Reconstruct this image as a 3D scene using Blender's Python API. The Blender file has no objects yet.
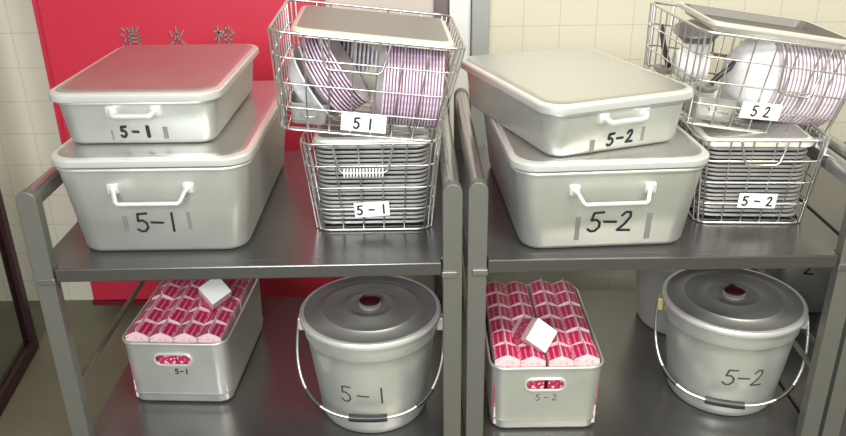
import bpy, math, random
from mathutils import Vector, Matrix, Euler
random.seed(7)
S = bpy.context.scene
COL = S.collection
PI = math.pi
R = math.radians

# ---------------------------------------------------------------- camera
cam_d = bpy.data.cameras.new('camera'); cam = bpy.data.objects.new('camera', cam_d); COL.objects.link(cam)
cam_d.sensor_fit = 'HORIZONTAL'; cam_d.sensor_width = 36.0; cam_d.lens = 36.0 * 801 / 846
cam_d.clip_start = 0.05
_p = R(24.2); _r = R(0.8)
_fw = Vector((0, math.cos(_p), -math.sin(_p))); _rt = Vector((1, 0, 0)); _up = _rt.cross(_fw)
_rt2 = _rt * math.cos(_r) - _up * math.sin(_r); _up2 = _up * math.cos(_r) + _rt * math.sin(_r)
_m = Matrix((_rt2, _up2, -_fw)).transposed().to_4x4(); _m.translation = Vector((0, 0, 1.54))
cam.matrix_world = _m
S.camera = cam

# ---------------------------------------------------------------- world, lights, exposure
S.view_settings.view_transform = 'Standard'; S.view_settings.look = 'None'
S.view_settings.gamma = 1.0; S.view_settings.use_curve_mapping = False
S.view_settings.exposure = 0.5
w = bpy.data.worlds.new('room_light'); S.world = w; w.use_nodes = True
bg = w.node_tree.nodes['Background']; bg.inputs[0].default_value = (0.90, 0.94, 0.92, 1); bg.inputs[1].default_value = 0.21

def area(name, loc, aim, sx, sy, power, color):
    d = bpy.data.lights.new(name, 'AREA'); d.shape = 'RECTANGLE'; d.size = sx; d.size_y = sy
    d.energy = power; d.color = color
    o = bpy.data.objects.new(name, d); COL.objects.link(o); o.location = loc
    o.rotation_euler = (Vector(aim) - Vector(loc)).to_track_quat('-Z', 'Y').to_euler()
    return o
area('window_daylight', (-0.55, -1.1, 2.05), (-0.1, 1.9, 0.8), 0.9, 0.9, 58, (0.90, 0.95, 1.0))
area('ceiling_tube_front', (0.95, 0.45, 2.35), (0.75, 1.9, 0.9), 1.0, 0.30, 32, (1.0, 0.97, 0.82))
area('ceiling_tube_rear', (0.6, -1.3, 2.50), (0.5, 1.2, 0.3), 1.3, 0.25, 22, (1.0, 0.97, 0.80))

# ---------------------------------------------------------------- materials
def mat(name, color, rough=0.5, metal=0.0, noise=0.0, nscale=20, bump=0.0, spec=None, stretch=None):
    m = bpy.data.materials.new(name); m.use_nodes = True
    nt = m.node_tree; b = nt.nodes['Principled BSDF']
    b.inputs['Base Color'].default_value = (*color, 1); b.inputs['Roughness'].default_value = rough
    b.inputs['Metallic'].default_value = metal
    if spec is not None: b.inputs['Specular IOR Level'].default_value = spec
    if noise or bump:
        tc = nt.nodes.new('ShaderNodeTexCoord'); mp = nt.nodes.new('ShaderNodeMapping')
        nt.links.new(tc.outputs['Object'], mp.inputs[0])
        if stretch: mp.inputs['Scale'].default_value = stretch
        n = nt.nodes.new('ShaderNodeTexNoise'); n.inputs['Scale'].default_value = nscale; n.inputs['Detail'].default_value = 5
        nt.links.new(mp.outputs[0], n.inputs[0])
        if noise:
            mx = nt.nodes.new('ShaderNodeMix'); mx.data_type = 'RGBA'
            mx.inputs[6].default_value = (*[c * (1 - noise) for c in color], 1)
            mx.inputs[7].default_value = (*[min(1, c * (1 + noise)) for c in color], 1)
            nt.links.new(n.outputs[0], mx.inputs[0]); nt.links.new(mx.outputs[2], b.inputs['Base Color'])
            mr = nt.nodes.new('ShaderNodeMapRange'); mr.inputs[3].default_value = rough * 0.85; mr.inputs[4].default_value = rough * 1.2
            nt.links.new(n.outputs[0], mr.inputs[0]); nt.links.new(mr.outputs[0], b.inputs['Roughness'])
        if bump:
            bp = nt.nodes.new('ShaderNodeBump'); bp.inputs['Strength'].default_value = bump; bp.inputs['Distance'].default_value = 0.002
            nt.links.new(n.outputs[0], bp.inputs['Height']); nt.links.new(bp.outputs[0], b.inputs['Normal'])
    return m

M = {}
M['alu'] = mat('satin_aluminium', (0.64, 0.65, 0.61), 0.40, 0.72, 0.13, 11)
M['alu_lid'] = mat('polished_lid_aluminium', (0.58, 0.575, 0.56), 0.30, 0.9, 0.05, 14)
M['alu_rim'] = mat('bright_rim_aluminium', (0.80, 0.80, 0.775), 0.34, 0.6)
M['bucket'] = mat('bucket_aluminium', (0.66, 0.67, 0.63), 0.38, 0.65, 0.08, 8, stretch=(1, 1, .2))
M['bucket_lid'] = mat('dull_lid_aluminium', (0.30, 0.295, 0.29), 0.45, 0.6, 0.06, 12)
M['steel_post'] = mat('grey_steel_post', (0.165, 0.163, 0.143), 0.42, 0.45, 0.04, 30)
M['steel_shelf'] = mat('grey_steel_shelf', (0.15, 0.144, 0.142), 0.25, 0.75, 0.04, 5)
M['steel_rail'] = mat('bright_steel_rail', (0.42, 0.41, 0.40), 0.24, 0.9, 0.06, 30)
M['wire'] = mat('chromed_wire', (0.62, 0.61, 0.59), 0.30, 0.9)
M['tray'] = mat('tray_steel', (0.50, 0.49, 0.48), 0.38, 0.6, 0.05, 12)
M['marker'] = mat('black_marker_ink', (0.015, 0.015, 0.018), 0.6)
M['marker_faint'] = mat('faded_marker_ink', (0.06, 0.06, 0.06), 0.6)
M['residue'] = mat('grey_tape_residue', (0.17, 0.17, 0.16), 0.7, 0.0, 0.2, 120)
M['card'] = mat('white_plastic_card', (0.80, 0.81, 0.78), 0.4)
M['black'] = mat('black_plastic', (0.02, 0.02, 0.022), 0.4)
M['knob'] = mat('dark_red_bakelite', (0.035, 0.006, 0.008), 0.22)
M['brass'] = mat('yellowed_tag', (0.55, 0.48, 0.22), 0.5, 0.3)
M['red'] = mat('red_enamel', (0.57, 0.028, 0.060), 0.36, 0, 0.05, 3)
M['red_shade'] = mat('red_enamel_painted_shade', (0.16, 0.010, 0.018), 0.35)  # cabinet red darkened: shade at the cabinet's foot put into the colour
M['letter'] = mat('grey_metal_letter', (0.36, 0.34, 0.31), 0.4, 0.6)
M['maroon'] = mat('dark_maroon_frame', (0.035, 0.010, 0.014), 0.35)
M['white_paint'] = mat('white_painted_metal', (0.80, 0.80, 0.78), 0.45)
M['grey_paint'] = mat('grey_painted_metal', (0.36, 0.37, 0.36), 0.45)
M['brown_paint'] = mat('dark_brown_trim', (0.17, 0.13, 0.125), 0.5)
M['blush'] = mat('pale_panel_paint', (0.62, 0.54, 0.50), 0.45)
M['ceiling'] = mat('white_ceiling', (0.72, 0.71, 0.67), 0.8, 0, 0.03, 40)
M['white_carton'] = mat('pale_pink_cardboard', (0.76, 0.54, 0.57), 0.5)
M['wheel'] = mat('grey_rubber', (0.08, 0.08, 0.08), 0.7)
M['bowl'] = mat('white_melamine', (0.82, 0.80, 0.80), 0.28)
M['bowl_cream'] = mat('cream_melamine', (0.62, 0.61, 0.48), 0.3)
M['flange'] = mat('pale_tray_rim', (0.78, 0.77, 0.70), 0.35, 0.5)
M['beige_lid'] = mat('matte_lid_aluminium', (0.34, 0.315, 0.285), 0.42, 0.6, 0.04, 12)
M['tray_in'] = mat('tray_well_painted_reflection', (0.17, 0.16, 0.155), 0.5, 0.4)  # dark reflection in the tilted metal well, put into its base colour

def glass_mat():
    m = bpy.data.materials.new('smoked_glass'); m.use_nodes = True
    b = m.node_tree.nodes['Principled BSDF']; b.inputs['Base Color'].default_value = (0.75, 0.75, 0.74, 1)
    b.inputs['Roughness'].default_value = 0.05; b.inputs['Transmission Weight'].default_value = 1.0; b.inputs['IOR'].default_value = 1.1
    return m
M['glass'] = glass_mat()

def plate_mat(name, c0, c1, r0):
    m = bpy.data.materials.new(name); m.use_nodes = True; nt = m.node_tree; b = nt.nodes['Principled BSDF']
    tc = nt.nodes.new('ShaderNodeTexCoord'); sp = nt.nodes.new('ShaderNodeSeparateXYZ'); cb = nt.nodes.new('ShaderNodeCombineXYZ')
    ln = nt.nodes.new('ShaderNodeVectorMath'); ln.operation = 'LENGTH'
    rp = nt.nodes.new('ShaderNodeValToRGB'); rp.color_ramp.interpolation = 'CONSTANT'
    rp.color_ramp.elements[0].color = (*c0, 1); rp.color_ramp.elements[1].position = r0; rp.color_ramp.elements[1].color = (*c1, 1)
    e = rp.color_ramp.elements.new(min(.999, r0 + .035)); e.color = (*c0, 1)
    nt.links.new(tc.outputs['Object'], sp.inputs[0]); nt.links.new(sp.outputs[0], cb.inputs[0]); nt.links.new(sp.outputs[1], cb.inputs[1])
    nt.links.new(cb.outputs[0], ln.inputs[0])
    ml = nt.nodes.new('ShaderNodeMath'); ml.operation = 'MULTIPLY'; ml.inputs[1].default_value = 10
    nt.links.new(ln.outputs['Value'], ml.inputs[0]); nt.links.new(ml.outputs[0], rp.inputs[0])
    nt.links.new(rp.outputs[0], b.inputs['Base Color']); b.inputs['Roughness'].default_value = 0.3
    return m
M['plate'] = plate_mat('lilac_rimmed_melamine', (0.76, 0.71, 0.73), (0.58, 0.38, 0.53), 0.845)
M['plate_large'] = plate_mat('lilac_rimmed_large_melamine', (0.74, 0.70, 0.71), (0.52, 0.35, 0.47), 0.906)
M['plate_white'] = mat('white_plate_melamine', (0.80, 0.78, 0.78), 0.3)

def carton_mat():
    m = bpy.data.materials.new('pink_printed_carton'); m.use_nodes = True; nt = m.node_tree; b = nt.nodes['Principled BSDF']
    N = nt.nodes.new; L = nt.links.new
    tc = N('ShaderNodeTexCoord'); sp = N('ShaderNodeSeparateXYZ'); L(tc.outputs['Object'], sp.inputs[0])
    def math_(op, a, bv=None):
        n = N('ShaderNodeMath'); n.operation = op
        for i, v in enumerate((a, bv)):
            if v is None: continue
            if isinstance(v, (int, float)): n.inputs[i].default_value = v
            else: L(v, n.inputs[i])
        return n.outputs[0]
    x, y, z = sp.outputs
    ax = math_('ABSOLUTE', x); ay = math_('ABSOLUTE', y)
    roof = math_('GREATER_THAN', z, 0.1742)
    inner = math_('LESS_THAN', ay, 0.0250)
    inx = math_('GREATER_THAN', ax, 0.0016)
    stripe = math_('GREATER_THAN', math_('SINE', math_('MULTIPLY', ax, 560)), 0.55)
    nz = N('ShaderNodeTexNoise'); nz.inputs['Scale'].default_value = 150; L(tc.outputs['Object'], nz.inputs[0])
    def mix(f, c0, c1):
        n = N('ShaderNodeMix'); n.data_type = 'RGBA'; L(f, n.inputs[0])
        for i, c in ((6, c0), (7, c1)):
            if isinstance(c, tuple): n.inputs[i].default_value = (*c, 1)
            else: L(c, n.inputs[i])
        return n.outputs[2]
    red = mix(math_('MULTIPLY', stripe, math_('GREATER_THAN', nz.outputs[0], 0.44)), (0.46, 0.012, 0.09), (0.72, 0.20, 0.30))
    roofc = mix(math_('MULTIPLY', inner, inx), (0.74, 0.40, 0.46), red)
    # walls: white top strip with pink print, magenta band lower down
    band = math_('MULTIPLY', math_('GREATER_THAN', z, 0.05), math_('LESS_THAN', z, 0.132))
    pr = math_('GREATER_THAN', nz.outputs[0], 0.60)
    wallc = mix(pr, (0.76, 0.55, 0.56), (0.66, 0.30, 0.36))
    wallc = mix(math_('MULTIPLY', band, math_('GREATER_THAN', nz.outputs[0], 0.40)), wallc, (0.45, 0.02, 0.09))
    wallc = mix(math_('LESS_THAN', z, 0.001), wallc, (0.84, 0.82, 0.78))
    L(mix(roof, wallc, roofc), b.inputs['Base Color']); b.inputs['Roughness'].default_value = 0.42
    return m
M['carton'] = carton_mat()

def tile_mat():
    m = bpy.data.materials.new('cream_wall_tiles'); m.use_nodes = True; nt = m.node_tree; b = nt.nodes['Principled BSDF']
    N = nt.nodes.new; L = nt.links.new
    tc = N('ShaderNodeTexCoord'); sp = N('ShaderNodeSeparateXYZ'); L(tc.outputs['Object'], sp.inputs[0])
    def ax(out, off, per):
        a = N('ShaderNodeMath'); a.operation = 'ADD'; a.inputs[1].default_value = off + 100 * per; L(out, a.inputs[0])
        c = N('ShaderNodeMath'); c.operation = 'MODULO'; c.inputs[1].default_value = per; L(a.outputs[0], c.inputs[0])
        d = N('ShaderNodeMath'); d.operation = 'LESS_THAN'; d.inputs[1].default_value = 0.0030; L(c.outputs[0], d.inputs[0])
        return d.outputs[0]
    gx = ax(sp.outputs[0], -0.464, 0.122); gz = ax(sp.outputs[2], -1.022, 0.117)
    mxm = N('ShaderNodeMath'); mxm.operation = 'MAXIMUM'; L(gx, mxm.inputs[0]); L(gz, mxm.inputs[1])
    mx = N('ShaderNodeMix'); mx.data_type = 'RGBA'; L(mxm.outputs[0], mx.inputs[0])
    n = N('ShaderNodeTexNoise'); n.inputs['Scale'].default_value = 3; L(tc.outputs['Object'], n.inputs[0])
    m2 = N('ShaderNodeMix'); m2.data_type = 'RGBA'; L(n.outputs[0], m2.inputs[0])
    m2.inputs[6].default_value = (0.64, 0.60, 0.49, 1); m2.inputs[7].default_value = (0.71, 0.665, 0.54, 1)
    L(m2.outputs[2], mx.inputs[6]); mx.inputs[7].default_value = (0.53, 0.49, 0.40, 1)
    L(mx.outputs[2], b.inputs['Base Color']); b.inputs['Roughness'].default_value = 0.25
    bp = N('ShaderNodeBump'); bp.invert = True; bp.inputs['Strength'].default_value = 0.25; bp.inputs['Distance'].default_value = 0.001
    L(mxm.outputs[0], bp.inputs['Height']); L(bp.outputs[0], b.inputs['Normal'])
    return m
M['tile'] = tile_mat()
M['floor'] = mat('olive_concrete', (0.16, 0.155, 0.10), 0.5, 0, 0.22, 6)

# ---------------------------------------------------------------- mesh builder
class MB:
    def __init__(s): s.v = []; s.f = []; s.mi = []; s.cur = 0
    def add(s, vs, fs):
        o = len(s.v); s.v += [Vector(p) for p in vs]; s.f += [[i + o for i in f] for f in fs]; s.mi += [s.cur] * len(fs)
        return s
    def box(s, a, b, mtx=None):
        x0, y0, z0 = a; x1, y1, z1 = b
        vs = [Vector(p) for p in ((x0,y0,z0),(x1,y0,z0),(x1,y1,z0),(x0,y1,z0),(x0,y0,z1),(x1,y0,z1),(x1,y1,z1),(x0,y1,z1))]
        if mtx: vs = [mtx @ p for p in vs]
        return s.add(vs, [[0,3,2,1],[4,5,6,7],[0,1,5,4],[1,2,6,5],[2,3,7,6],[3,0,4,7]])
    def loops(s, loops, cap0=True, cap1=True):
        n = len(loops[0]); vs = [p for l in loops for p in l]; fs = []
        for k in range(len(loops) - 1):
            for i in range(n):
                j = (i + 1) % n; fs.append([k*n+i, k*n+j, (k+1)*n+j, (k+1)*n+i])
        if cap0: fs.append(list(range(n))[::-1])
        if cap1: fs.append([(len(loops)-1)*n + i for i in range(n)])
        return s.add(vs, fs)
    def rloft(s, secs, seg=5, **k):      # secs: (w, d, r, z)
        return s.loops([rrect(*q[:3], seg, q[3], *(q[4:])) for q in secs], **k)
    def lathe(s, prof, n=48, cap0=True, cap1=True, c=(0, 0)):
        return s.loops([[(c[0] + r*math.cos(2*PI*i/n), c[1] + r*math.sin(2*PI*i/n), z) for i in range(n)] for r, z in prof], cap0, cap1)
    def tube(s, pts, r, n=6, closed=False):
        pts = [Vector(p) for p in pts]; L = len(pts); loops = []; up = None
        for i in range(L):
            a = pts[i-1] if (i or closed) else pts[i]; b = pts[(i+1) % L] if (i < L-1 or closed) else pts[i]
            t = (b - a); t = t.normalized() if t.length > 1e-9 else Vector((0, 0, 1))
            if up is None:
                up = Vector((0, 0, 1)) if abs(t.z) < .9 else Vector((0, 1, 0))
            u = (up - t * up.dot(t)).normalized(); up = u; v = t.cross(u)
            loops.append([pts[i] + (u*math.cos(2*PI*k/n) + v*math.sin(2*PI*k/n)) * (r if not callable(r) else r(i)) for k in range(n)])
        if closed: loops.append(loops[0]); return s.loops(loops, False, False)
        return s.loops(loops)
    def prism(s, poly, y0, y1):          # outline in x,z extruded along y
        return s.loops([[(p[0], y0, p[1]) for p in poly], [(p[0], y1, p[1]) for p in poly]])
    def build(s, name, mats, parent=None, smooth=True, bevel=0, angle=35):
        me = bpy.data.meshes.new(name); me.from_pydata([tuple(p) for p in s.v], [], s.f); me.update()
        if not isinstance(mats, (list, tuple)): mats = [mats]
        for m in mats: me.materials.append(m)
        for p, i in zip(me.polygons, s.mi): p.material_index = i; p.use_smooth = smooth
        import bmesh
        bm = bmesh.new(); bm.from_mesh(me); bmesh.ops.recalc_face_normals(bm, faces=bm.faces); 
        if smooth:
            for e in bm.edges:
                if len(e.link_faces) == 2 and e.calc_face_angle(0) > R(angle): e.smooth = False
        bm.to_mesh(me); bm.free()
        o = bpy.data.objects.new(name, me); COL.objects.link(o)
        if parent: o.parent = parent
        if bevel:
            b = o.modifiers.new('bevel', 'BEVEL'); b.width = bevel; b.segments = 2; b.limit_method = 'ANGLE'; b.angle_limit = R(40)
            try: b.harden_normals = False
            except Exception: pass
        return o

def rrect(w, d, r, seg, z, cx=0, cy=0):
    pts = []
    for sx, sy, a0 in ((1,-1,-90), (1,1,0), (-1,1,90), (-1,-1,180)):
        for k in range(seg + 1):
            a = R(a0 + 90*k/seg)
            pts.append((cx + sx*(w/2 - r) + r*math.cos(a), cy + sy*(d/2 - r) + r*math.sin(a), z))
    return pts

def tag(o, label, cat=None, group=None, kind=None):
    if label: o['label'] = label
    if cat: o['category'] = cat
    if group: o['group'] = group
    if kind: o['kind'] = kind
    return o
def thing(name, loc, rot, label, cat, group=None):
    o = bpy.data.objects.new(name, None); o.empty_display_size = 0.05; COL.objects.link(o)
    o.location = loc; o.rotation_euler = rot if isinstance(rot, (tuple, Euler)) else (0, 0, rot)
    return tag(o, label, cat, group)
def struct(o): o['kind'] = 'structure'; return o
def copy_thing(o, parent=None):
    c = o.copy(); COL.objects.link(c); c.parent = parent
    if parent: c.matrix_parent_inverse = o.matrix_parent_inverse.copy()
    for ch in [x for x in KIDS.get(o.name, [])]: copy_thing(ch, c)
    return c
KIDS = {}
def kids(o): KIDS[o.name] = list(o.children); return o

GL = {'5': [[(.92,1.),(.22,.97)], [(.22,.97),(.16,.58),(.5,.62),(.8,.46),(.85,.22),(.6,.02),(.3,0),(.03,.12)]],
      '-': [[(.0,.5),(.9,.47)]], '1': [[(.5,1),(.47,0)]],
      '2': [[(.12,.8),(.35,.98),(.7,.96),(.78,.72),(.5,.36),(.05,.03),(.98,.0)]],
      '8': [[(.4,1),(.45,0)], [(.6,1),(.62,0)]]}
def ribbon(mb, pts, wd, fn, off=0.0):
    """flat pen stroke; fn(u,v,lift)->3D point"""
    n = 8
    for i in range(len(pts) - 1):
        a = Vector(pts[i]); b = Vector(pts[i+1]); d = (b - a)
        k = max(1, int(d.length / 0.006)); nrm = Vector((-d.y, d.x)).normalized() * wd / 2
        for q in range(k):
            p0 = a + d*q/k; p1 = a + d*(q+1)/k
            mb.add([fn(*(p0+nrm), off), fn(*(p0-nrm), off), fn(*(p1-nrm), off), fn(*(p1+nrm), off)], [[0,1,2,3]])
    for p in pts:
        mb.add([fn(p[0] + wd/2*math.cos(2*PI*k/n), p[1] + wd/2*math.sin(2*PI*k/n), off + 0.00006) for k in range(n)], [list(range(n))])
def write(text, fn, u, v, h, wd, m, parent, name='marker_number', gap=1.25, aspect=.62, slant=0.0, tilt=0.0, widths=None):
    """handwritten characters, u,v = centre of the writing on the face"""
    adv = h * aspect * gap; tot = adv * (len(text) - 1)
    for i, ch in enumerate(text):
        mb = MB(); cx = u - tot/2 + adv*i
        for st in GL[ch]:
            pts = []
            for a, b in st:
                lx = cx - u + (a - .5)*h*aspect + slant*(b - .5)*h; ly = (b - .5)*h
                pts.append((u + lx*math.cos(tilt) - ly*math.sin(tilt), v + lx*math.sin(tilt) + ly*math.cos(tilt)))
            ribbon(mb, pts, wd, fn, 0.0006)
        mb.build('marker_dash' if ch == '-' else 'marker_digit', m, parent, smooth=False)

# ================================================================= THE ROOM
struct(MB().box((-4, -2.5, -0.05), (4, 2.86, 0)).build('floor', M['floor'], smooth=False))
struct(MB().box((-4, 2.70, 0), (4, 2.86, 2.62)).build('wall_back', M['tile'], smooth=False))
struct(MB().box((-4, -2.5, 2.62), (4, 2.86, 2.68)).build('ceiling', M['ceiling'], smooth=False))
struct(MB().box((-0.315, 2.675, 0), (0.047, 2.699, 2.62)).build('trim_1', M['blush'], smooth=False, bevel=.002))
struct(MB().box((0.047, 2.655, 0), (0.090, 2.699, 2.62)).build('trim_2', M['brown_paint'], smooth=False, bevel=.002))
struct(MB().box((0.096, 2.665, 0), (0.166, 2.699, 2.62)).build('trim_3', M['white_paint'], smooth=False, bevel=.002))
struct(MB().box((0.168, 2.640, 0), (0.225, 2.699, 2.62)).build('trim_4', M['grey_paint'], smooth=False, bevel=.004))

# glazed door leaf standing open at the far left
dr = struct(bpy.data.objects.new('door_1', None)); COL.objects.link(dr); dr.location = (-1.362, 2.37, 0.0); dr.rotation_euler = (0, 0, R(-83))
mb = MB()
for a, b in (((0,-.018,.004),(.035,.018,2.0)), ((.765,-.018,.004),(.80,.018,2.0)), ((.035,-.018,.004),(.765,.018,.05)), ((.035,-.018,1.96),(.765,.018,2.0)), ((.035,-.012,.95),(.765,.012,.99))):
    mb.box(a, b)
mb.build('door_frame', M['maroon'], dr, smooth=False)
MB().box((.035,-.003,.05), (.765,.003,1.96)).build('door_pane', M['glass'], dr, smooth=False)

# ---------------------------------------------------------------- red hydrant cabinet
cab = thing('fire_hydrant_cabinet', (-0.752, 2.699, 0), 0, 'red enamelled fire hydrant cabinet with three grey metal characters on the tiled wall', 'cabinet')
MB().box((-.466, -.125, .055), (.443, 0, 1.75)).build('body', M['red'], cab, smooth=False, bevel=.004)
MB().box((-.440, -.141, .078), (.422, -.1255, 1.73)).build('door', M['red'], cab, smooth=False, bevel=.004)
tag(MB().box((-.466, -.137, .055), (.443, -.1255, .073)).build('bottom_rail', M['red_shade'], cab, smooth=False), 'lower rail in red darkened with painted shade')
CH = {
 'a': [[(.08,.93),(.24,.80)], [(.02,.64),(.18,.53)], [(.04,.04),(.14,.2),(.24,.42)], [(.63,.99),(.63,.66)], [(.38,.93),(.48,.76)],
       [(.90,.94),(.78,.76)], [(.40,.64),(.40,.02)], [(.40,.64),(.88,.64),(.88,.05),(.76,.03)], [(.40,.45),(.88,.45)], [(.40,.26),(.88,.26)]],
 'b': [[(.5,.98),(.5,.62),(.38,.3),(.06,.02)], [(.5,.6),(.64,.28),(.95,.02)], [(.17,.74),(.28,.48)], [(.86,.78),(.70,.52)]],
 'c': [[(.02,.72),(.42,.72)], [(.22,.98),(.22,.02)], [(.22,.68),(.14,.46),(.02,.30)], [(.24,.62),(.38,.46)], [(.69,.98),(.56,.76),(.38,.58)],
       [(.69,.98),(.82,.76),(.99,.60)], [(.50,.53),(.88,.53)], [(.69,.53),(.69,.06)], [(.50,.30),(.87,.30)], [(.42,.05),(.97,.05)]]}
for key, cx in (('a', -.163), ('b', -.018), ('c', .132)):
    mb = MB(); hh = .064; z0 = 1.003; y0 = -.141
    for st in CH[key]:
        for i in range(len(st) - 1):
            a = Vector((cx + (st[i][0]-.5)*hh, z0 + st[i][1]*hh)); b = Vector((cx + (st[i+1][0]-.5)*hh, z0 + st[i+1][1]*hh))
            d = (b - a); t = d.normalized()*.0016; nn = Vector((-d.y, d.x)).normalized()*.0023
            mb.prism([tuple(a - t - nn), tuple(b + t - nn), tuple(b + t + nn), tuple(a - t + nn)], y0 - .008, y0)
    mb.build('metal_character', M['letter'], cab, smooth=False)

# ================================================================= CARTS
def cart(loc, yaw, label, W=.842):
    D = .70; hx = W/2 - .0215
    c = thing('service_cart', loc, yaw, label, 'cart', 'steel service carts')
    for nm, zt in (('upper_shelf', .800), ('lower_shelf', .335)):
        mb = MB(); mb.box((-hx + .022, 0.003, zt - .029), (hx - .022, .03, zt)); mb.box((-W/2 + .001, .026, zt - .029), (W/2 - .001, D - .003, zt))
        mb.build(nm, M['steel_shelf'], c, smooth=False, bevel=.0025)
    hw = .0192; top = .969
    arc = [(hw*math.cos(R(a)), top - hw + hw*math.sin(R(a))) for a in range(0, 181, 15)]
    for sx in (-1, 1):
        for y0 in (0, D - .026):
            mb = MB(); mb.prism([(sx*hx + p[0], p[1]) for p in ([(hw, .10)] + arc + [(-hw, .10)])], y0, y0 + .026)
            o = mb.build('post', M['steel_post'], c, bevel=.0012)
            MB().tube([(sx*hx, y0+.013, .10), (sx*hx, y0+.013, .085)], .012, 10).build('castor_stem', M['steel_rail'], o)
            mw = MB(); mw.loops([[(sx*hx + dx, y0+.03 + .04*math.cos(2*PI*k/20), .041 + .04*math.sin(2*PI*k/20)) for k in range(20)] for dx in (-.012, .012)])
            mw.box((sx*hx-.018, y0+.008, .04), (sx*hx-.013, y0+.045, .088)); mw.box((sx*hx+.013, y0+.008, .04), (sx*hx+.018, y0+.045, .088)); mw.box((sx*hx-.018, y0+.008, .083), (sx*hx+.018, y0+.045, .088))
            mw.build('castor', M['wheel'], o)
        mb = MB(); rr = [(.0165*math.cos(R(a)), top - .0185 + .0165*math.sin(R(a))) for a in range(0, 181, 15)]
        mb.prism([(sx*hx + p[0], p[1]) for p in ([(.0165, top - .034), (.0165, top - .0185)] + rr[1:-1] + [(-.0165, top - .0185), (-.0165, top - .034)])], .026, D - .026)
        mb.build('handrail', M['steel_rail'], c, angle=50)
        MB().tube([(sx*hx, .02, .50), (sx*hx, D - .02, .50)], .0065, 8).build('guard_rail', M['steel_post'], c)
        for y0 in (0,):
            MB().box((sx*(hx-.006) - .016, -.004, .768), (sx*(hx-.006) + .016, .001, .782)).build('shelf_clip', M['steel_rail'], c, smooth=False, bevel=.002)
    return c
cart((-.351, 1.420, 0), R(.6), 'grey steel service cart at left carrying the containers and baskets marked 5-1', .861)
cart((.4835, 1.432, 0), 0, 'grey steel service cart right of centre carrying the containers and baskets marked 5-2', .794)
cart((1.282, 1.432, 0), 0, 'grey steel service cart cut off by the right edge of the photo', .794)

# ================================================================= LIDDED BOXES
def lidded_box(name, loc, yaw, dims, label, text, hand, numbers, residue, r=.045):
    Wb, Db, Wt, Dt, H, Wl, Dl, skirt, bev = dims
    t = thing(name, loc, yaw, label, 'food container', 'lidded aluminium food containers')
    mb = MB()
    mb.rloft([(Wb-.03, Db-.03, r-.012, 0.0), (Wb-.010, Db-.010, r-.004, .003), (Wb, Db, r, .011), (Wt, Dt, r+.006, H-.006),
              (Wt+.008, Dt+.008, r+.010, H-.005), (Wt+.010, Dt+.010, r+.011, H-.001), (Wt+.004, Dt+.004, r+.008, H+.002), (Wt-.006, Dt-.006, r, H+.002),
              (Wt-.008, Dt-.008, r, H-.01), (Wb-.01, Db-.01, r-.004, .014), (Wb-.03, Db-.03, r-.012, .006)], seg=6)
    body = mb.build('body', M['alu'], t, angle=60)
    mb = MB(); z = H + .0022 + (.0035 if H > .15 else 0)
    mb.rloft([(Wl-.012, Dl-.012, r+.004, z+.002), (Wl-.002, Dl-.002, r+.008, z), (Wl, Dl, r+.010, z+.003), (Wl-.001, Dl-.001, r+.010, z+skirt), (Wl-.006, Dl-.006, r+.009, z+skirt+.003),
              (Wl-2*bev, Dl-2*bev, r+.007, z+skirt+bev*.55), (Wl-2*bev-.012, Dl-2*bev-.012, r+.005, z+skirt+bev*.55+.0012)], seg=6, cap1=False)
    rim = mb.build('lid_rim', M['alu_rim'], None, angle=28)
    mb = MB(); zz = z+skirt+bev*.55+.0012; w0 = Wl-2*bev-.012; d0 = Dl-2*bev-.012
    mb.rloft([(w0, d0, r+.005, zz), (w0-.006, d0-.006, r+.003, zz+.0012), (w0-.03, d0-.03, r-.002, zz+.0022)], seg=6, cap0=False)
    lid = mb.build('lid', M['alu_lid'], t, angle=60); rim.parent = lid
    top = zz + .0022
    def face(u, v, lift):
        f = max(0, min(1, (v-.011)/(H-.017))); return (u, -(Db + (Dt-Db)*f)/2 - lift, v)
    write(numbers[0], face, *numbers[1:5], M['marker'], body, **numbers[5])
    for (u, v, rw, rh) in residue:
        mb = MB()
        q = 4
        for i in range(q):
            v0 = v - rh/2 + rh*i/q; v1 = v0 + rh/q
            mb.add([face(u-rw/2, v0, .0004), face(u+rw/2, v0, .0004), face(u+rw/2, v1, .0004), face(u-rw/2, v1, .0004)], [[0,1,2,3]])
        mb.build('tape_residue', M['residue'], body, smooth=False)
    # handle: two lugs and a bent rod (one on the front, one on the back)
    hw, hz, drop, out, rr = hand
    for s in (-1, 1):
        fm = (lambda p: p) if s < 0 else (lambda p: (-p[0], -p[1], p[2]))
        for sx in (-1, 1):
            mb = MB(); c = face(sx*hw, hz, 0); mb.box((c[0]-.011, c[1]-.006, c[2]-.010), (c[0]+.011, c[1]+.004, c[2]+.010))
            mb.tube([(c[0]-sx*.002, c[1]-.004, c[2]), (c[0]-sx*.002, c[1]-.012, c[2])], .006, 10)
            mb.v = [Vector(fm(p)) for p in mb.v]
            mb.build('handle_lug', M['alu_rim'], body, bevel=.002)
        c0 = face(0, hz, 0); yb = c0[1]
        pts = [(-hw, yb-.009, hz), (-hw*.94, yb-.013, hz-drop*.12), (-hw*.84, yb-out*.92, hz-drop*.88), (-hw*.78, yb-out, hz-drop), (-hw*.70, yb-out, hz-drop),
               (hw*.70, yb-out, hz-drop), (hw*.78, yb-out, hz-drop), (hw*.84, yb-out*.92, hz-drop*.88), (hw*.94, yb-.013, hz-drop*.12), (hw, yb-.009, hz)]
        MB().tube([fm(p) for p in pts], rr, 10).build('handle', M['alu_rim'], body, angle=70)
    return t, top
tall = lambda H: (.345, .545, .385, .585, H, .402, .602, .012, .007)
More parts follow.
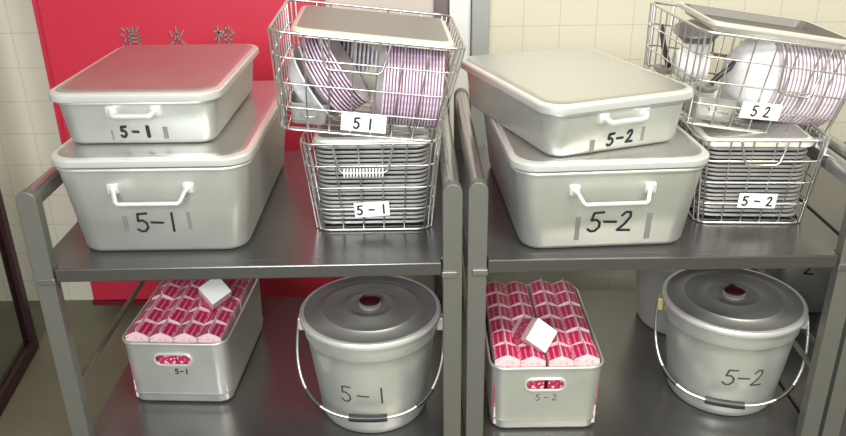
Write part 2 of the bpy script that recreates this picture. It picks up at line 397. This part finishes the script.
_, topL = lidded_box('tall_food_container', (-.538, 1.762, .8005), 0, tall(.193), 'tall aluminium food container marked 5-1 at the bottom of the left stack', '5-1',
    (.075, .150, .020, .034, .0046), ('5-1', .0, .072, .042, .0052, dict(gap=1.18)), [(-.066, .070, .010, .035), (.064, .074, .007, .040)])
_, topR = lidded_box('tall_food_container', (.360, 1.752, .8005), R(3), tall(.178), 'tall aluminium food container marked 5-2 at the bottom of the middle stack', '5-2',
    (.076, .139, .018, .034, .0046), ('5-2', .005, .064, .044, .0056, dict(gap=1.12, slant=.14)), [(-.062, .050, .010, .055), (.084, .050, .012, .060)])
flat = (.300, .418, .318, .436, .092, .345, .458, .013, .006)
lidded_box('flat_food_container', (-.565, 1.745, .8005 + topL + .0012), R(-.5), flat, 'shallow aluminium food container marked 5-1 lying on the left tall container', '5-1',
    (.044, .074, .006, .020, .0056), ('5-8', -.004, .029, .022, .0058, dict(gap=2.0, aspect=.55)), [(-.052, .022, .004, .022), (.055, .026, .010, .026)], .034)
lidded_box('flat_food_container', (.318, 1.700, .8005 + topR + .0012), R(20), flat, 'shallow aluminium food container marked 5-2 turned askew on the middle tall container', '5-2',
    (.046, .076, .006, .020, .0056), ('5-2', .0, .028, .024, .0056, dict(gap=1.45, slant=.1, tilt=R(3))), [(-.062, .018, .011, .026), (.052, .030, .008, .030)], .036)

# ================================================================= MILK CRATES AND CARTONS
def crate(loc, yaw, label, text, ink):
    W, D, H = .250, .372, .176
    t = thing('milk_crate', loc, yaw, label, 'crate', 'aluminium crates of milk cartons')
    mb = MB(); r = .030
    mb.rloft([(W-.05, D-.05, .02, 0), (W-.014, D-.014, r, .003), (W-.009, D-.009, r, .008), (W-.008, D-.008, r, .024), (W-.003, D-.003, r+.001, .027), (W-.003, D-.003, r+.001, .030), (W-.006, D-.006, r, .033), (W, D, r+.003, H-.008),
              (W+.008, D+.008, r+.006, H-.007), (W+.010, D+.010, r+.007, H-.003), (W+.006, D+.006, r+.005, H), (W-.001, D-.001, r, H), (W-.004, D-.004, r, H-.01),
              (W-.012, D-.012, r-.010, .031), (W-.014, D-.014, r-.011, .026), (W-.016, D-.016, r-.012, .008), (W-.03, D-.03, .012, .006)], seg=6)
    body = mb.build('body', M['alu'], t, angle=60)
    def stad(w, h, cx, cz, n=10):
        rr = h/2; pts = []
        for k in range(n+1): a = R(-90 + 180*k/n); pts.append((cx + w/2 - rr + rr*math.cos(a), cz + rr*math.sin(a)))
        for k in range(n+1): a = R(90 + 180*k/n); pts.append((cx - w/2 + rr + rr*math.cos(a), cz + rr*math.sin(a)))
        return pts
    cx, cz = -.004, .128
    cut = MB().prism(stad(.085, .027, cx, cz), -D/2 - .03, -D/2 + .03).build('cutter', M['alu'], t)
    cut2 = MB().prism(stad(.085, .027, cx, cz), D/2 - .03, D/2 + .03).build('cutter2', M['alu'], t)
    for c in (cut, cut2):
        b = body.modifiers.new('hole', 'BOOLEAN'); b.operation = 'DIFFERENCE'; b.object = c; b.solver = 'EXACT'
    bpy.context.view_layer.update()
    me = bpy.data.meshes.new_from_object(body.evaluated_get(bpy.context.evaluated_depsgraph_get()))
    body.modifiers.clear(); body.data = me
    bpy.data.objects.remove(cut); bpy.data.objects.remove(cut2)
    def fy(z): return -(D - .008 + .008*(z-.031)/(H-.039))/2
    for s in (-1, 1):
        MB().tube([(p[0], s*abs(fy(p[1])) + s*.0012, p[1]) for p in stad(.089, .031, cx, cz)], .0030, 6, closed=True).build('hand_hole_rim', M['alu_rim'], body)
    write(text, lambda u, v, l: (u, fy(v) - l, v), *ink[0], ink[1], body, **ink[2])
    wn = body.modifiers.new('wn', 'WEIGHTED_NORMAL'); wn.keep_sharp = True; wn.weight = 100
    return t

def make_carton(name):
    h = .0562/2; H = .174; mb = MB(); e = .0006
    vs = [(-h,-h,0),(h,-h,0),(h,h,0),(-h,h,0),(-h,-h,H),(h,-h,H),(h,h,H),(-h,h,H),(0,-h+.006,H+.012),(0,h-.006,H+.012)]
    mb.add(vs, [[0,3,2,1],[0,1,5,4],[1,2,6,5],[2,3,7,6],[3,0,4,7],[4,5,8],[6,7,9],[5,6,9,8],[7,4,8,9]])
    o = mb.build(name, M['carton'], smooth=False, bevel=.0012)
    # outward puffed end folds, pale
    f = MB()
    f.box((-.0009, -h + .002, H + .009), (.0009, h - .002, H + .019))
    for s in (-1, 1):
        f.add([(-h+.001, s*(h-.0004), H), (h-.001, s*(h-.0004), H), (h*.55, s*(h-.0002), H+.0065), (0, s*(h-.0008), H+.0125), (-h*.55, s*(h-.0002), H+.0065),
               (-h+.001, s*(h-.003), H), (h-.001, s*(h-.003), H), (h*.55, s*(h-.003), H+.0065), (0, s*(h-.003), H+.0125), (-h*.55, s*(h-.003), H+.0065)],
              [[0,1,2,3,4],[9,8,7,6,5],[0,4,9,5],[4,3,8,9],[3,2,7,8],[2,1,6,7],[1,0,5,6]])
    f.build('top_seal', M['white_carton'], o, smooth=False)
    return kids(o)
ORD = ['front', 'second', 'third', 'fourth', 'fifth', 'rear']
COLN = ['leftmost', 'second from left', 'third from left', 'rightmost']
carton0 = [None]
def fill(loc, yaw, which, rows, rnd):
    mtx = Matrix.Translation(loc) @ Matrix.Rotation(yaw, 4, 'Z')
    for r_ in range(rows):
        for c in range(4):
            if carton0[0] is None: o = carton0[0] = make_carton('milk_carton')
            else: o = copy_thing(carton0[0])
            x = (c - 1.5)*.0568 + (-.0030 if c < 2 else .0030)*(1 if which == '5-2' else .3) + random.uniform(-.0008, .0008); y = -.1475 + r_*.0588 + random.uniform(-.001, .001)
            z = .0085 + random.uniform(0, .004); a = random.uniform(-1, 1)*rnd
            o.matrix_world = mtx @ Matrix.Translation((x, y, z)) @ Matrix.Rotation(R(a), 4, 'Z')
            tag(o, 'pink milk carton, %s in the %s row, %s crate' % (COLN[c], ORD[r_], which), 'milk carton', 'milk cartons in the %s crate' % which)
cL, yL = (-.583, 1.782, .3355), R(-3)
crate(cL, yL, 'aluminium crate of milk cartons marked 5-1 on the left lower shelf', '5-1', ((.012, .094, .013, .0035), M['marker'], dict(gap=1.5)))
fill(cL, yL, '5-1', 6, 1.2)
cR, yR = (.272, 1.664, .3355), R(0)
crate(cR, yR, 'aluminium crate of milk cartons marked 5-2 on the middle lower shelf', '5-2', ((.0, .092, .016, .0020), M['marker_faint'], dict(gap=1.9)))
fill(cR, yR, '5-2', 6, .6)
def loose(loc, base_dir, roll, label):
    o = copy_thing(carton0[0])
    ax = -Vector(base_dir).normalized()      # local +z (towards the gable) points away from the bottom
    q = ax.to_track_quat('Z', 'Y')
    o.matrix_world = Matrix.Translation(loc) @ q.to_matrix().to_4x4() @ Matrix.Rotation(R(roll), 4, 'Z') @ Matrix.Scale(.62, 4, (0, 0, 1))
    tag(o, label, 'milk carton', 'loose milk cartons')
    return o
loose((.262, 1.522, .565), (.30, -.80, .50), 45, 'loose milk carton lying with its white square base up on the 5-2 crate')
loose((-.507, 1.704, .592), (.20, -.55, .72), 62, 'loose milk carton lying with its white square base up on the 5-1 crate')

# ================================================================= BUCKETS
def bucket(name, loc, yaw, label, text, ink, knob=True, bail_drop=.222, ang=0, H=.243):
    t = thing(name, loc, yaw, label, 'bucket', 'lidded aluminium buckets')
    rb = .125; rt = .148
    prof = [(rb-.02, 0), (rb-.004, .002), (rb, .010), (rb+.001, .016)]
    prof += [(rb + (rt-rb)*k/8, .016 + (H-.06)*k/8) for k in range(1, 9)]
    prof += [(rt+.003, H-.040), (rt+.005, H-.036), (rt+.005, H-.006), (rt+.008, H-.004), (rt+.008, H), (rt+.001, H), (rt-.002, H-.006), (rb-.003, .016), (rb-.02, .006)]
    body = MB().lathe(prof, 64).build('body', M['bucket'], t, angle=50)
    z = H + .0012; rl = .158
    prof = [(rl-.006, z), (rl, z-.004), (rl+.002, z-.002), (rl+.002, z+.006), (rl-.002, z+.009), (rl-.010, z+.009), (rl-.014, z+.006), (rl-.045, z+.009), (rl-.048, z+.013), (rl-.054, z+.013), (rl-.057, z+.010),
            (.062, z+.013), (.058, z+.017), (.052, z+.017), (.048, z+.013), (.02, z+.015)]
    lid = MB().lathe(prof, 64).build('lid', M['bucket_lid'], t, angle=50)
    MB().lathe([(rl+.0025, z-.005), (rl+.0045, z-.003), (rl+.0045, z+.005), (rl+.0015, z+.0095), (rl-.006, z+.0098)], 64, False, False).build('lid_rim', M['alu_rim'], lid, angle=50)
    kb = MB().lathe([(.024, z+.0135), (.026, z+.019), (.015, z+.021)], 32).build('knob_base', M['bucket'], lid)
    MB().lathe([(.012, z+.020), (.012, z+.022), (.022, z+.024), (.025, z+.028), (.021, z+.032), (.010, z+.034), (.003, z+.0345)], 32).build('knob', M['knob'], lid)
    # ears
    for s in (-1, 1):
        mb = MB(); mb.box((s*(rt+.0125)-.0075, -.014, H-.044), (s*(rt+.0125)+.006, .014, H-.012))
        mb.build('ear', M['brass'] if (s < 0 and name == 'lidded_bucket' and ang) else M['alu_rim'], body, smooth=False, bevel=.002)
    # bail: hangs down in front
    px = rt + .020; pz = H - .026; n = 40; pts = []
    for k in range(n+1):
        a = PI*k/n; c = math.cos(a); s = math.sin(a)
        e = .78
        X = -px*math.copysign(abs(c)**e, c)*(1 + .075*s); V = (abs(s)**.80)*bail_drop
        pts.append((X, V))
    # tilt so that the bail rests against the wall of the bucket
    tilt = math.asin(min(.98, .158/bail_drop))
    P = [(X, -V*math.sin(tilt), pz - V*math.cos(tilt)) for X, V in pts]
    bail = MB().tube(P, .0034, 8).build('bail', M['wire'], t, angle=70)
    k0 = n//2
    MB().tube(P[k0-2:k0+3], .0088, 10).build('grip', M['black'], bail, angle=70)
    for s in (-1, 1):
        q = k0 + s*9
        MB().tube(P[q-2:q+3], .0052, 8).build('sleeve', M['black'], bail, angle=70)
    def fn(u, v, l):
        rr = rb + (rt-rb)*max(0, min(1, (v-.016)/(H-.06))) + l; a = u/rr + R(ang)
        return (rr*math.sin(a), -rr*math.cos(a), v)
    if text: write(text, fn, *ink[0], ink[1], body, **ink[2])
    return t
bucket('lidded_bucket', (-.124, 1.597, .3355), R(-1.5), 'lidded aluminium bucket marked 5-1 on the left lower shelf', '5-1', ((-.010, .116, .044, .0042), M['marker_faint'], dict(gap=1.5, slant=-.05)), H=.254)
bucket('lidded_bucket', (.728, 1.640, .3355), R(-17), 'lidded aluminium bucket marked 5-2 on the right lower shelf', '5-2', ((-.012, .120, .044, .0044), M['marker_faint'], dict(gap=1.15, slant=.1)), ang=20)
bucket('lidded_bucket', (.735, 1.968, .3355), R(70), 'dim lidded bucket standing behind the 5-2 bucket', None, None)
bucket('lidded_bucket', (1.165, 1.66, .3355), R(-5), 'lidded bucket in shade on the cart at the right edge', None, None)

# small box with a 2 on it behind the 5-2 bucket
def spare(loc, yaw):
    t = thing('square_food_canister', loc, yaw, 'pale canister with a black 2 on its side, far back beneath the right shelf', 'food container')
    b = MB().rloft([(.13, .13, .02, 0), (.145, .145, .025, .006), (.16, .16, .028, .215), (.168, .168, .03, .217), (.168, .168, .03, .225), (.15, .15, .02, .225)], seg=5).build('body', M['alu'], t, angle=60)
    MB().rloft([(.176, .176, .032, .2255), (.178, .178, .033, .236), (.15, .15, .02, .244)], seg=5).build('lid', M['alu_lid'], t, angle=60)
    write('2', lambda u, v, l: (u, -(.1465+.0155*v/.215)/2 - l, v), 0.0, .150, .040, .006, M['marker'], b)
spare((1.085, 2.050, .3355), R(-8))

# ================================================================= BASKETS
def wire_basket(mtx, Wt, Dt, Wb, Db, H, nx, ny, levels, label, text, card, handle, group='wire baskets'):
    t = thing('wire_basket', (0,0,0), 0, label, 'basket', group); t.matrix_world = mtx
    r = .03; wr = .0019
    mb = MB()
    def ring(z, rad, w=wr):
        f = z/H; mb.tube(rrect(Wb + (Wt-Wb)*f, Db + (Dt-Db)*f, r, 4, z), w, 6, closed=True)
    for lv in levels: ring(lv*H, r)
    def pt(fx, side, f):        # on the walls
        w2 = (Wb + (Wt-Wb)*f)/2; d2 = (Db + (Dt-Db)*f)/2
        return {'F': (fx*w2, -d2, f*H), 'B': (fx*w2, d2, f*H), 'L': (-w2, fx*d2, f*H), 'R': (w2, fx*d2, f*H)}[side]
    lim = lambda W: 1 - 2*r/W*.6
    for i in range(nx):
        fx = (-1 + 2*i/(nx-1))*lim(Wt)
        mb.tube([pt(fx, 'F', 1), pt(fx, 'F', 0.0), pt(fx, 'B', 0.0), pt(fx, 'B', 1)], wr, 5)
    for i in range(ny):
        fy = (-1 + 2*i/(ny-1))*lim(Dt)
        mb.tube([pt(fy, 'L', 1), pt(fy, 'L', 0.0), pt(fy, 'R', 0.0), pt(fy, 'R', 1)], wr, 5)
    mb.build('wire_grid', M['wire'], t, angle=70)
    mb = MB(); mb.tube(rrect(Wt, Dt, r, 5, H), .0030, 8, closed=True)
    mb.build('top_rim', M['wire'], t, angle=70)
    mb = MB(); mb.tube(rrect(Wb, Db, r, 5, 0), .0026, 8, closed=True)
    for sx in (-1, 1):
        for sy in (-1, 1):
            mb.tube([(sx*(Wb/2-.008), sy*(Db/2-.008), 0), (sx*(Wt/2-.008), sy*(Dt/2-.008), H)], .0026, 6)
    mb.build('base_rim', M['wire'], t, angle=70)
    hx0, hx1, drop, grip = handle
    for s in (-1, 1):
        def fpt(x, z, o):
            f = z/H; return (x, s*((Db + (Dt-Db)*f)/2 + o), z)
        a, b = (hx0, hx1)
        P = [fpt(a, H, .003), fpt(a+.006, H-drop*.5, .007), fpt(a+.012, H-drop+.006, .010), fpt(a+.020, H-drop, .011), fpt(b-.020, H-drop, .011), fpt(b-.012, H-drop+.006, .010), fpt(b-.006, H-drop*.5, .007), fpt(b, H, .003)]
        hd = MB().tube(P, .0026, 8).build('handle', M['wire'], t, angle=70)
        if grip and s < 0:
            g = MB(); n = 13
            for k in range(n):
                x = a + .020 + (b-a-.040)*(k+.5)/n; c = Vector(fpt(x, H-drop, .012)); w_ = (b-a-.04)/n*.28
                g.loops([[(c.x + dx, c.y + rr*math.cos(2*PI*q/12), c.z + rr*math.sin(2*PI*q/12)) for q in range(12)] for dx, rr in ((-w_, .008), (-w_*.6, .0105), (w_*.6, .0105), (w_, .008))])
            g.build('ribbed_grip', M['bowl'], hd)
    # number card wired on the front
    cx, cz, cw, chh, tilt = card
    f = cz/H; y = -(Db + (Dt-Db)*f)/2 - .0045; lean = math.atan2((Dt-Db)/2, H)
    cm = Matrix.Translation((cx, y, cz)) @ Matrix.Rotation(lean, 4, 'X') @ Matrix.Rotation(tilt, 4, 'Y')
    cd = MB().box((-cw/2, -.0012, -chh/2), (cw/2, .0012, chh/2), cm).build('number_card', M['card'], t, smooth=False)
    write(text, lambda u, v, l: cm @ Vector((u, -.0014 - l, v)), 0, 0, chh*.62, .0040, M['marker'], cd, gap=2.2 if text[0] == '5' else 1.3, aspect=.55)
    return t

NTH = ['topmost','second from top','third from top','fourth from top','fifth from top','sixth from top','seventh from top','eighth from top','ninth from top','tenth from top',
       'eleventh from top','twelfth from top','thirteenth from top','fourteenth from top','fifteenth from top','sixteenth from top','seventeenth from top','bottom']
def make_tray(name, W, D):
    r = .028; mb = MB()
    mb.rloft([(W-.026, D-.026, r-.006, 0), (W-.004, D-.004, r, .0040), (W, D, r+.003, .0045), (W+.001, D+.001, r+.003, .0060), (W, D, r+.003, .0100), (W-.004, D-.004, r-.001, .0100), (W-.028, D-.028, r-.007, .0016)], seg=5)
    return mb.build(name, M['tray'], angle=50)
def tray_stack(mtx, W, D, n, z0, dz, which):
    src = None
    for i in range(n):
        k = n - 1 - i
        o = make_tray('food_tray', W, D) if src is None else src.copy()
        if src is None: src = o
        else: COL.objects.link(o)
        o.matrix_world = mtx @ Matrix.Translation((random.uniform(-.002, .002), random.uniform(-.002, .002), z0 + i*dz)) @ Matrix.Rotation(R(random.uniform(-.5, .5)), 4, 'Z')
        nm = 'bottom one' if i == 0 else (NTH[k] if k < 17 else 'second from bottom')
        tag(o, 'thin steel tray, %s, stacked in the lower %s basket' % (nm, which), 'tray', 'trays in the lower %s basket' % which)
def make_lid(name, W, D, m_top, mtx, label, h=.020, open_top=False):
    r = .024; mb = MB()
    t = thing(name, (0,0,0), 0, label, 'tray'); t.matrix_world = mtx
    if open_top:
        mb.rloft([(W-.05, D-.05, r-.008, 0), (W-.034, D-.034, r-.004, .003), (W-.014, D-.014, r, h), (W, D, r+.004, h+.001), (W+.001, D+.001, r+.004, h-.006), (W+.003, D+.003, r+.005, h-.005), (W+.002, D+.002, r+.005, h+.003), (W-.018, D-.018, r, h+.003)], seg=6, cap1=False)
        mb.build('rim', M['flange'], t, angle=50)
        MB().rloft([(W-.018, D-.018, r, h+.003), (W-.038, D-.038, r-.004, .006), (W-.05, D-.05, r-.008, .0055)], seg=6, cap0=False).build('well', m_top, t, angle=50)
    else:
        mb.rloft([(W-.004, D-.004, r, 0), (W, D, r+.002, .001), (W, D, r+.002, h*.72), (W-.006, D-.006, r, h*.92), (W-.022, D-.022, r-.004, h)], seg=6, cap1=False)
        mb.build('rim', M['flange'], t, angle=50)
        MB().rloft([(W-.022, D-.022, r-.004, h), (W-.04, D-.04, r-.01, h+.001)], seg=6, cap0=False).build('panel', m_top, t, angle=50)
    return t
def make_plate(name, r, depth, m, th=.0040):
    # opens along +z, shallow dish with upturned wall
    prof = [(.001, 0), (r*.58, 0), (r*.66, depth*.18), (r*.93, depth*.92), (r, depth), (r+.0006, depth+th*.5), (r, depth+th), (r*.91, depth*.92+th), (r*.64, depth*.18+th), (r*.56, th), (.001, th)]
    o = MB().lathe(prof, 40).build(name, m, angle=50)
    o.data.update(); return o
def plate_row(mtx, p0, axis, n, gap, r, depth, m, name, labf, grp, cat='plate', jit=.4, spin=0):
    src = None; axis = Vector(axis).normalized(); q = axis.to_track_quat('Z', 'Y').to_matrix().to_4x4()
    for i in range(n):
        o = make_plate(name, r, depth, m) if src is None else src.copy()
        if src is None: src = o
        else: COL.objects.link(o)
        o.matrix_world = mtx @ Matrix.Translation(Vector(p0) + axis*gap*i) @ q @ Matrix.Rotation(R(random.uniform(-jit, jit)), 4, 'X') @ Matrix.Scale(1 + random.uniform(-.012, .004), 4)
        tag(o, labf(i, n), cat, grp)
def nth_side(i, n, side):
    w_ = ['first','second','third','fourth','fifth','sixth','seventh','eighth','ninth','tenth','eleventh','twelfth','thirteenth','fourteenth','fifteenth','sixteenth','seventeenth','eighteenth','nineteenth','twentieth','twenty-first','twenty-second','twenty-third','twenty-fourth']
    return '%s from the %s' % (w_[i], side)

# ---- left, lower
mLL = Matrix.Translation((-.107, 1.750, .8035))
wire_basket(mLL, .290, .375, .250, .335, .203, 6, 8, (.25, .5, .75), 'wire basket of steel trays marked 5-1 on the left upper shelf, beneath the tilted one', '5-1',
            (-.002, .052, .075, .034, R(-3)), (-.078, .048, .062, True))
tray_stack(mLL, .240, .315, 19, .006, .0095, '5-1')
make_lid('tray_lid', .246, .322, M['alu_lid'], mLL @ Matrix.Translation((0, 0, .1865)), 'bright rimmed metal lid on the tray stack in the lower 5-1 basket', .019)
# ---- left, upper (tilted)
mLU = Matrix.Translation((-.132, 1.708, 1.031)) @ Matrix.Rotation(R(2.6), 4, 'Z') @ Matrix.Rotation(R(6.9), 4, 'Y')
wire_basket(mLU, .378, .369, .322, .328, .196, 8, 9, (.24, .49, .75), 'tilted wire basket of plates marked 5-1 resting on the lower left basket', '51',
            (.005, .028, .090, .036, R(0)), (-.090, .045, .062, False))
make_lid('tray_lid', .318, .275, M['beige_lid'], mLU @ Matrix.Translation((.010, -.034, .187)), 'flat beige-grey metal lid covering the plates in the tilted 5-1 basket', .016)
plate_row(mLU, (.026, -.070, .0905), (1, 0, .02), 19, .0064, .0880, .012, M['plate'], 'dinner_plate', lambda i, n: 'white plate on edge, %s in the right row, tilted 5-1 basket' % nth_side(i, n, 'left'), 'plates standing at the right of the tilted 5-1 basket')
plate_row(mLU, (-.098, -.075, .076), (.80, 0, .60), 9, .0068, .088, .016, M['plate'], 'soup_bowl', lambda i, n: 'leaning white bowl, %s in the slanting stack, tilted 5-1 basket' % nth_side(i, n, 'lower left'), 'slanting bowls in the tilted 5-1 basket', 'bowl')
plate_row(mLU, (-.070, .100, .104), (1, 0, 0), 12, .0090, .080, .010, M['plate'], 'side_plate', lambda i, n: 'small plate on edge, %s in the back row, tilted 5-1 basket' % nth_side(i, n, 'left'), 'small plates at the back of the tilted 5-1 basket')
# ---- right, lower
mRL = Matrix.Translation((.722, 1.752, .8035)) @ Matrix.Rotation(R(-3), 4, 'Z')
wire_basket(mRL, .270, .360, .234, .325, .194, 6, 8, (.24, .5, .76), 'wire basket of steel trays marked 5-2 on the right upper shelf, beneath the tilted one', '5-2',
            (.005, .056, .080, .034, R(1)), (-.050, .045, .052, False))
tray_stack(mRL, .222, .300, 17, .006, .0095, '5-2')
make_lid('tray_lid', .232, .312, M['alu_lid'], mRL @ Matrix.Translation((0, 0, .171)), 'dull metal lid on the tray stack in the lower 5-2 basket', .017)
# ---- right, upper (tilted more)
mRU = Matrix.Translation((.714, 1.805, .994)) @ Matrix.Rotation(R(2.2), 4, 'Z') @ Matrix.Rotation(R(8.7), 4, 'Y')
wire_basket(mRU, .368, .369, .322, .328, .196, 8, 9, (.24, .49, .75), 'steeply tilted wire basket of plates marked 5-2 resting on the lower right basket', '52',
            (-.012, .048, .086, .036, R(-2)), (-.005, .090, .105, False))
make_lid('shallow_tray', .315, .255, M['tray_in'], mRU @ Matrix.Translation((.004, -.030, .191)) @ Matrix.Rotation(R(-3), 4, 'Z'), 'shallow tray with pale rim and well coloured as a dark reflection on top of the tilted 5-2 basket', .020, True)
plate_row(mRU, (.012, -.060, .098), (1, -.02, .0), 17, .0086, .0945, .013, M['plate_large'], 'dinner_plate', lambda i, n: 'white plate on edge, %s in the row, tilted 5-2 basket' % nth_side(i, n, 'left'), 'plates standing in the tilted 5-2 basket')
plate_row(mRU, (-.158, -.010, .096), (.9, -.1, .1), 6, .0080, .042, .022, M['bowl'], 'small_bowl', lambda i, n: 'small white bowl, %s in the short nest, tilted 5-2 basket' % nth_side(i, n, 'left'), 'small bowls in the tilted 5-2 basket', 'bowl')

# ---- odds and ends among the plates
def one_bowl(mtx, loc, axis, r, depth, m, name, label, cat='bowl', group=None):
    o = make_plate(name, r, depth, m, .003)
    o.matrix_world = mtx @ Matrix.Translation(loc) @ Vector(axis).to_track_quat('Z', 'Y').to_matrix().to_4x4()
    tag(o, label, cat, group)
one_bowl(mLU, (.004, .030, .080), (-.45, -.75, .45), .070, .030, M['bowl_cream'], 'deep_bowl', 'cream bowl leaning in the middle of the tilted 5-1 basket')
def tin(mtx, loc, rot, w, d, h, label):
    t = thing('small_tin', (0,0,0), 0, label, 'tin', 'small steel tins'); t.matrix_world = mtx @ Matrix.Translation(loc) @ Euler(rot).to_matrix().to_4x4()
    MB().rloft([(w-.02, d-.02, .008, 0), (w-.012, d-.012, .010, .003), (w-.002, d-.002, .012, h-.003), (w+.004, d+.004, .014, h-.002), (w+.004, d+.004, .014, h), (w-.004, d-.004, .011, h), (w-.014, d-.014, .009, .005)], seg=4).build('body', M['tray'], t, angle=50)
    MB().tube([(-w*.2, -d/2-.001, h*.6), (-w*.2, -d/2-.012, h*.5), (w*.2, -d/2-.012, h*.5), (w*.2, -d/2-.001, h*.6)], .002, 6).build('handle', M['wire'], t, angle=70)
tin(mLU, (-.108, -.100, .004), (0, 0, R(4)), .080, .090, .046, 'small steel tin on the floor of the tilted 5-1 basket, below the slanting bowls')
tin(mLU, (-.105, .100, .006), (0, 0, R(-6)), .090, .110, .060, 'small steel tin at the back left corner of the tilted 5-1 basket')
tin(mRU, (-.095, -.090, .004), (0, 0, R(2)), .100, .110, .052, 'small steel tin on the floor of the tilted 5-2 basket, front left')
def ladle(mtx, pts, label):
    t = thing('black_ladle', (0,0,0), 0, label, 'ladle'); t.matrix_world = mtx
    MB().tube(pts, lambda i: .0065 if i < len(pts)-1 else .004, 8).build('handle', M['black'], t, angle=70)
    e = Vector(pts[0]); o = MB().lathe([(.002, -.016), (.018, -.012), (.027, 0), (.0255, 0), (.016, -.010), (.002, -.0135)], 24).build('scoop', M['tray'], t, angle=60)
    o.location = e + Vector((-.008, 0, -.004))
ladle(mRU, [(-.112, -.120, .080), (-.098, -.120, .100), (-.078, -.115, .118), (-.066, -.105, .135)], 'black handled ladle between the small bowls and the plates, tilted 5-2 basket')
ladle(mRU, [(-.158, .02, .080), (-.160, .07, .110), (-.158, .11, .135), (-.150, .145, .150)], 'black handled ladle at the left end of the tilted 5-2 basket')
one_bowl(mRU, (-.090, .060, .140), (-.25, -.15, .95), .058, .026, M['tray'], 'metal_bowl', 'shallow steel bowl above the small bowls, tilted 5-2 basket')
one_bowl(mRU, (-.040, -.060, .099), (1, .12, 0), .092, .044, M['bowl'], 'deep_bowl', 'large white bowl standing on edge left of the plate row, tilted 5-2 basket')
one_bowl(mLU, (-.128, -.072, .052), (.80, 0, .60), .084, .034, M['bowl'], 'deep_bowl', 'deep white bowl at the lower left end of the slanting stack, tilted 5-1 basket')
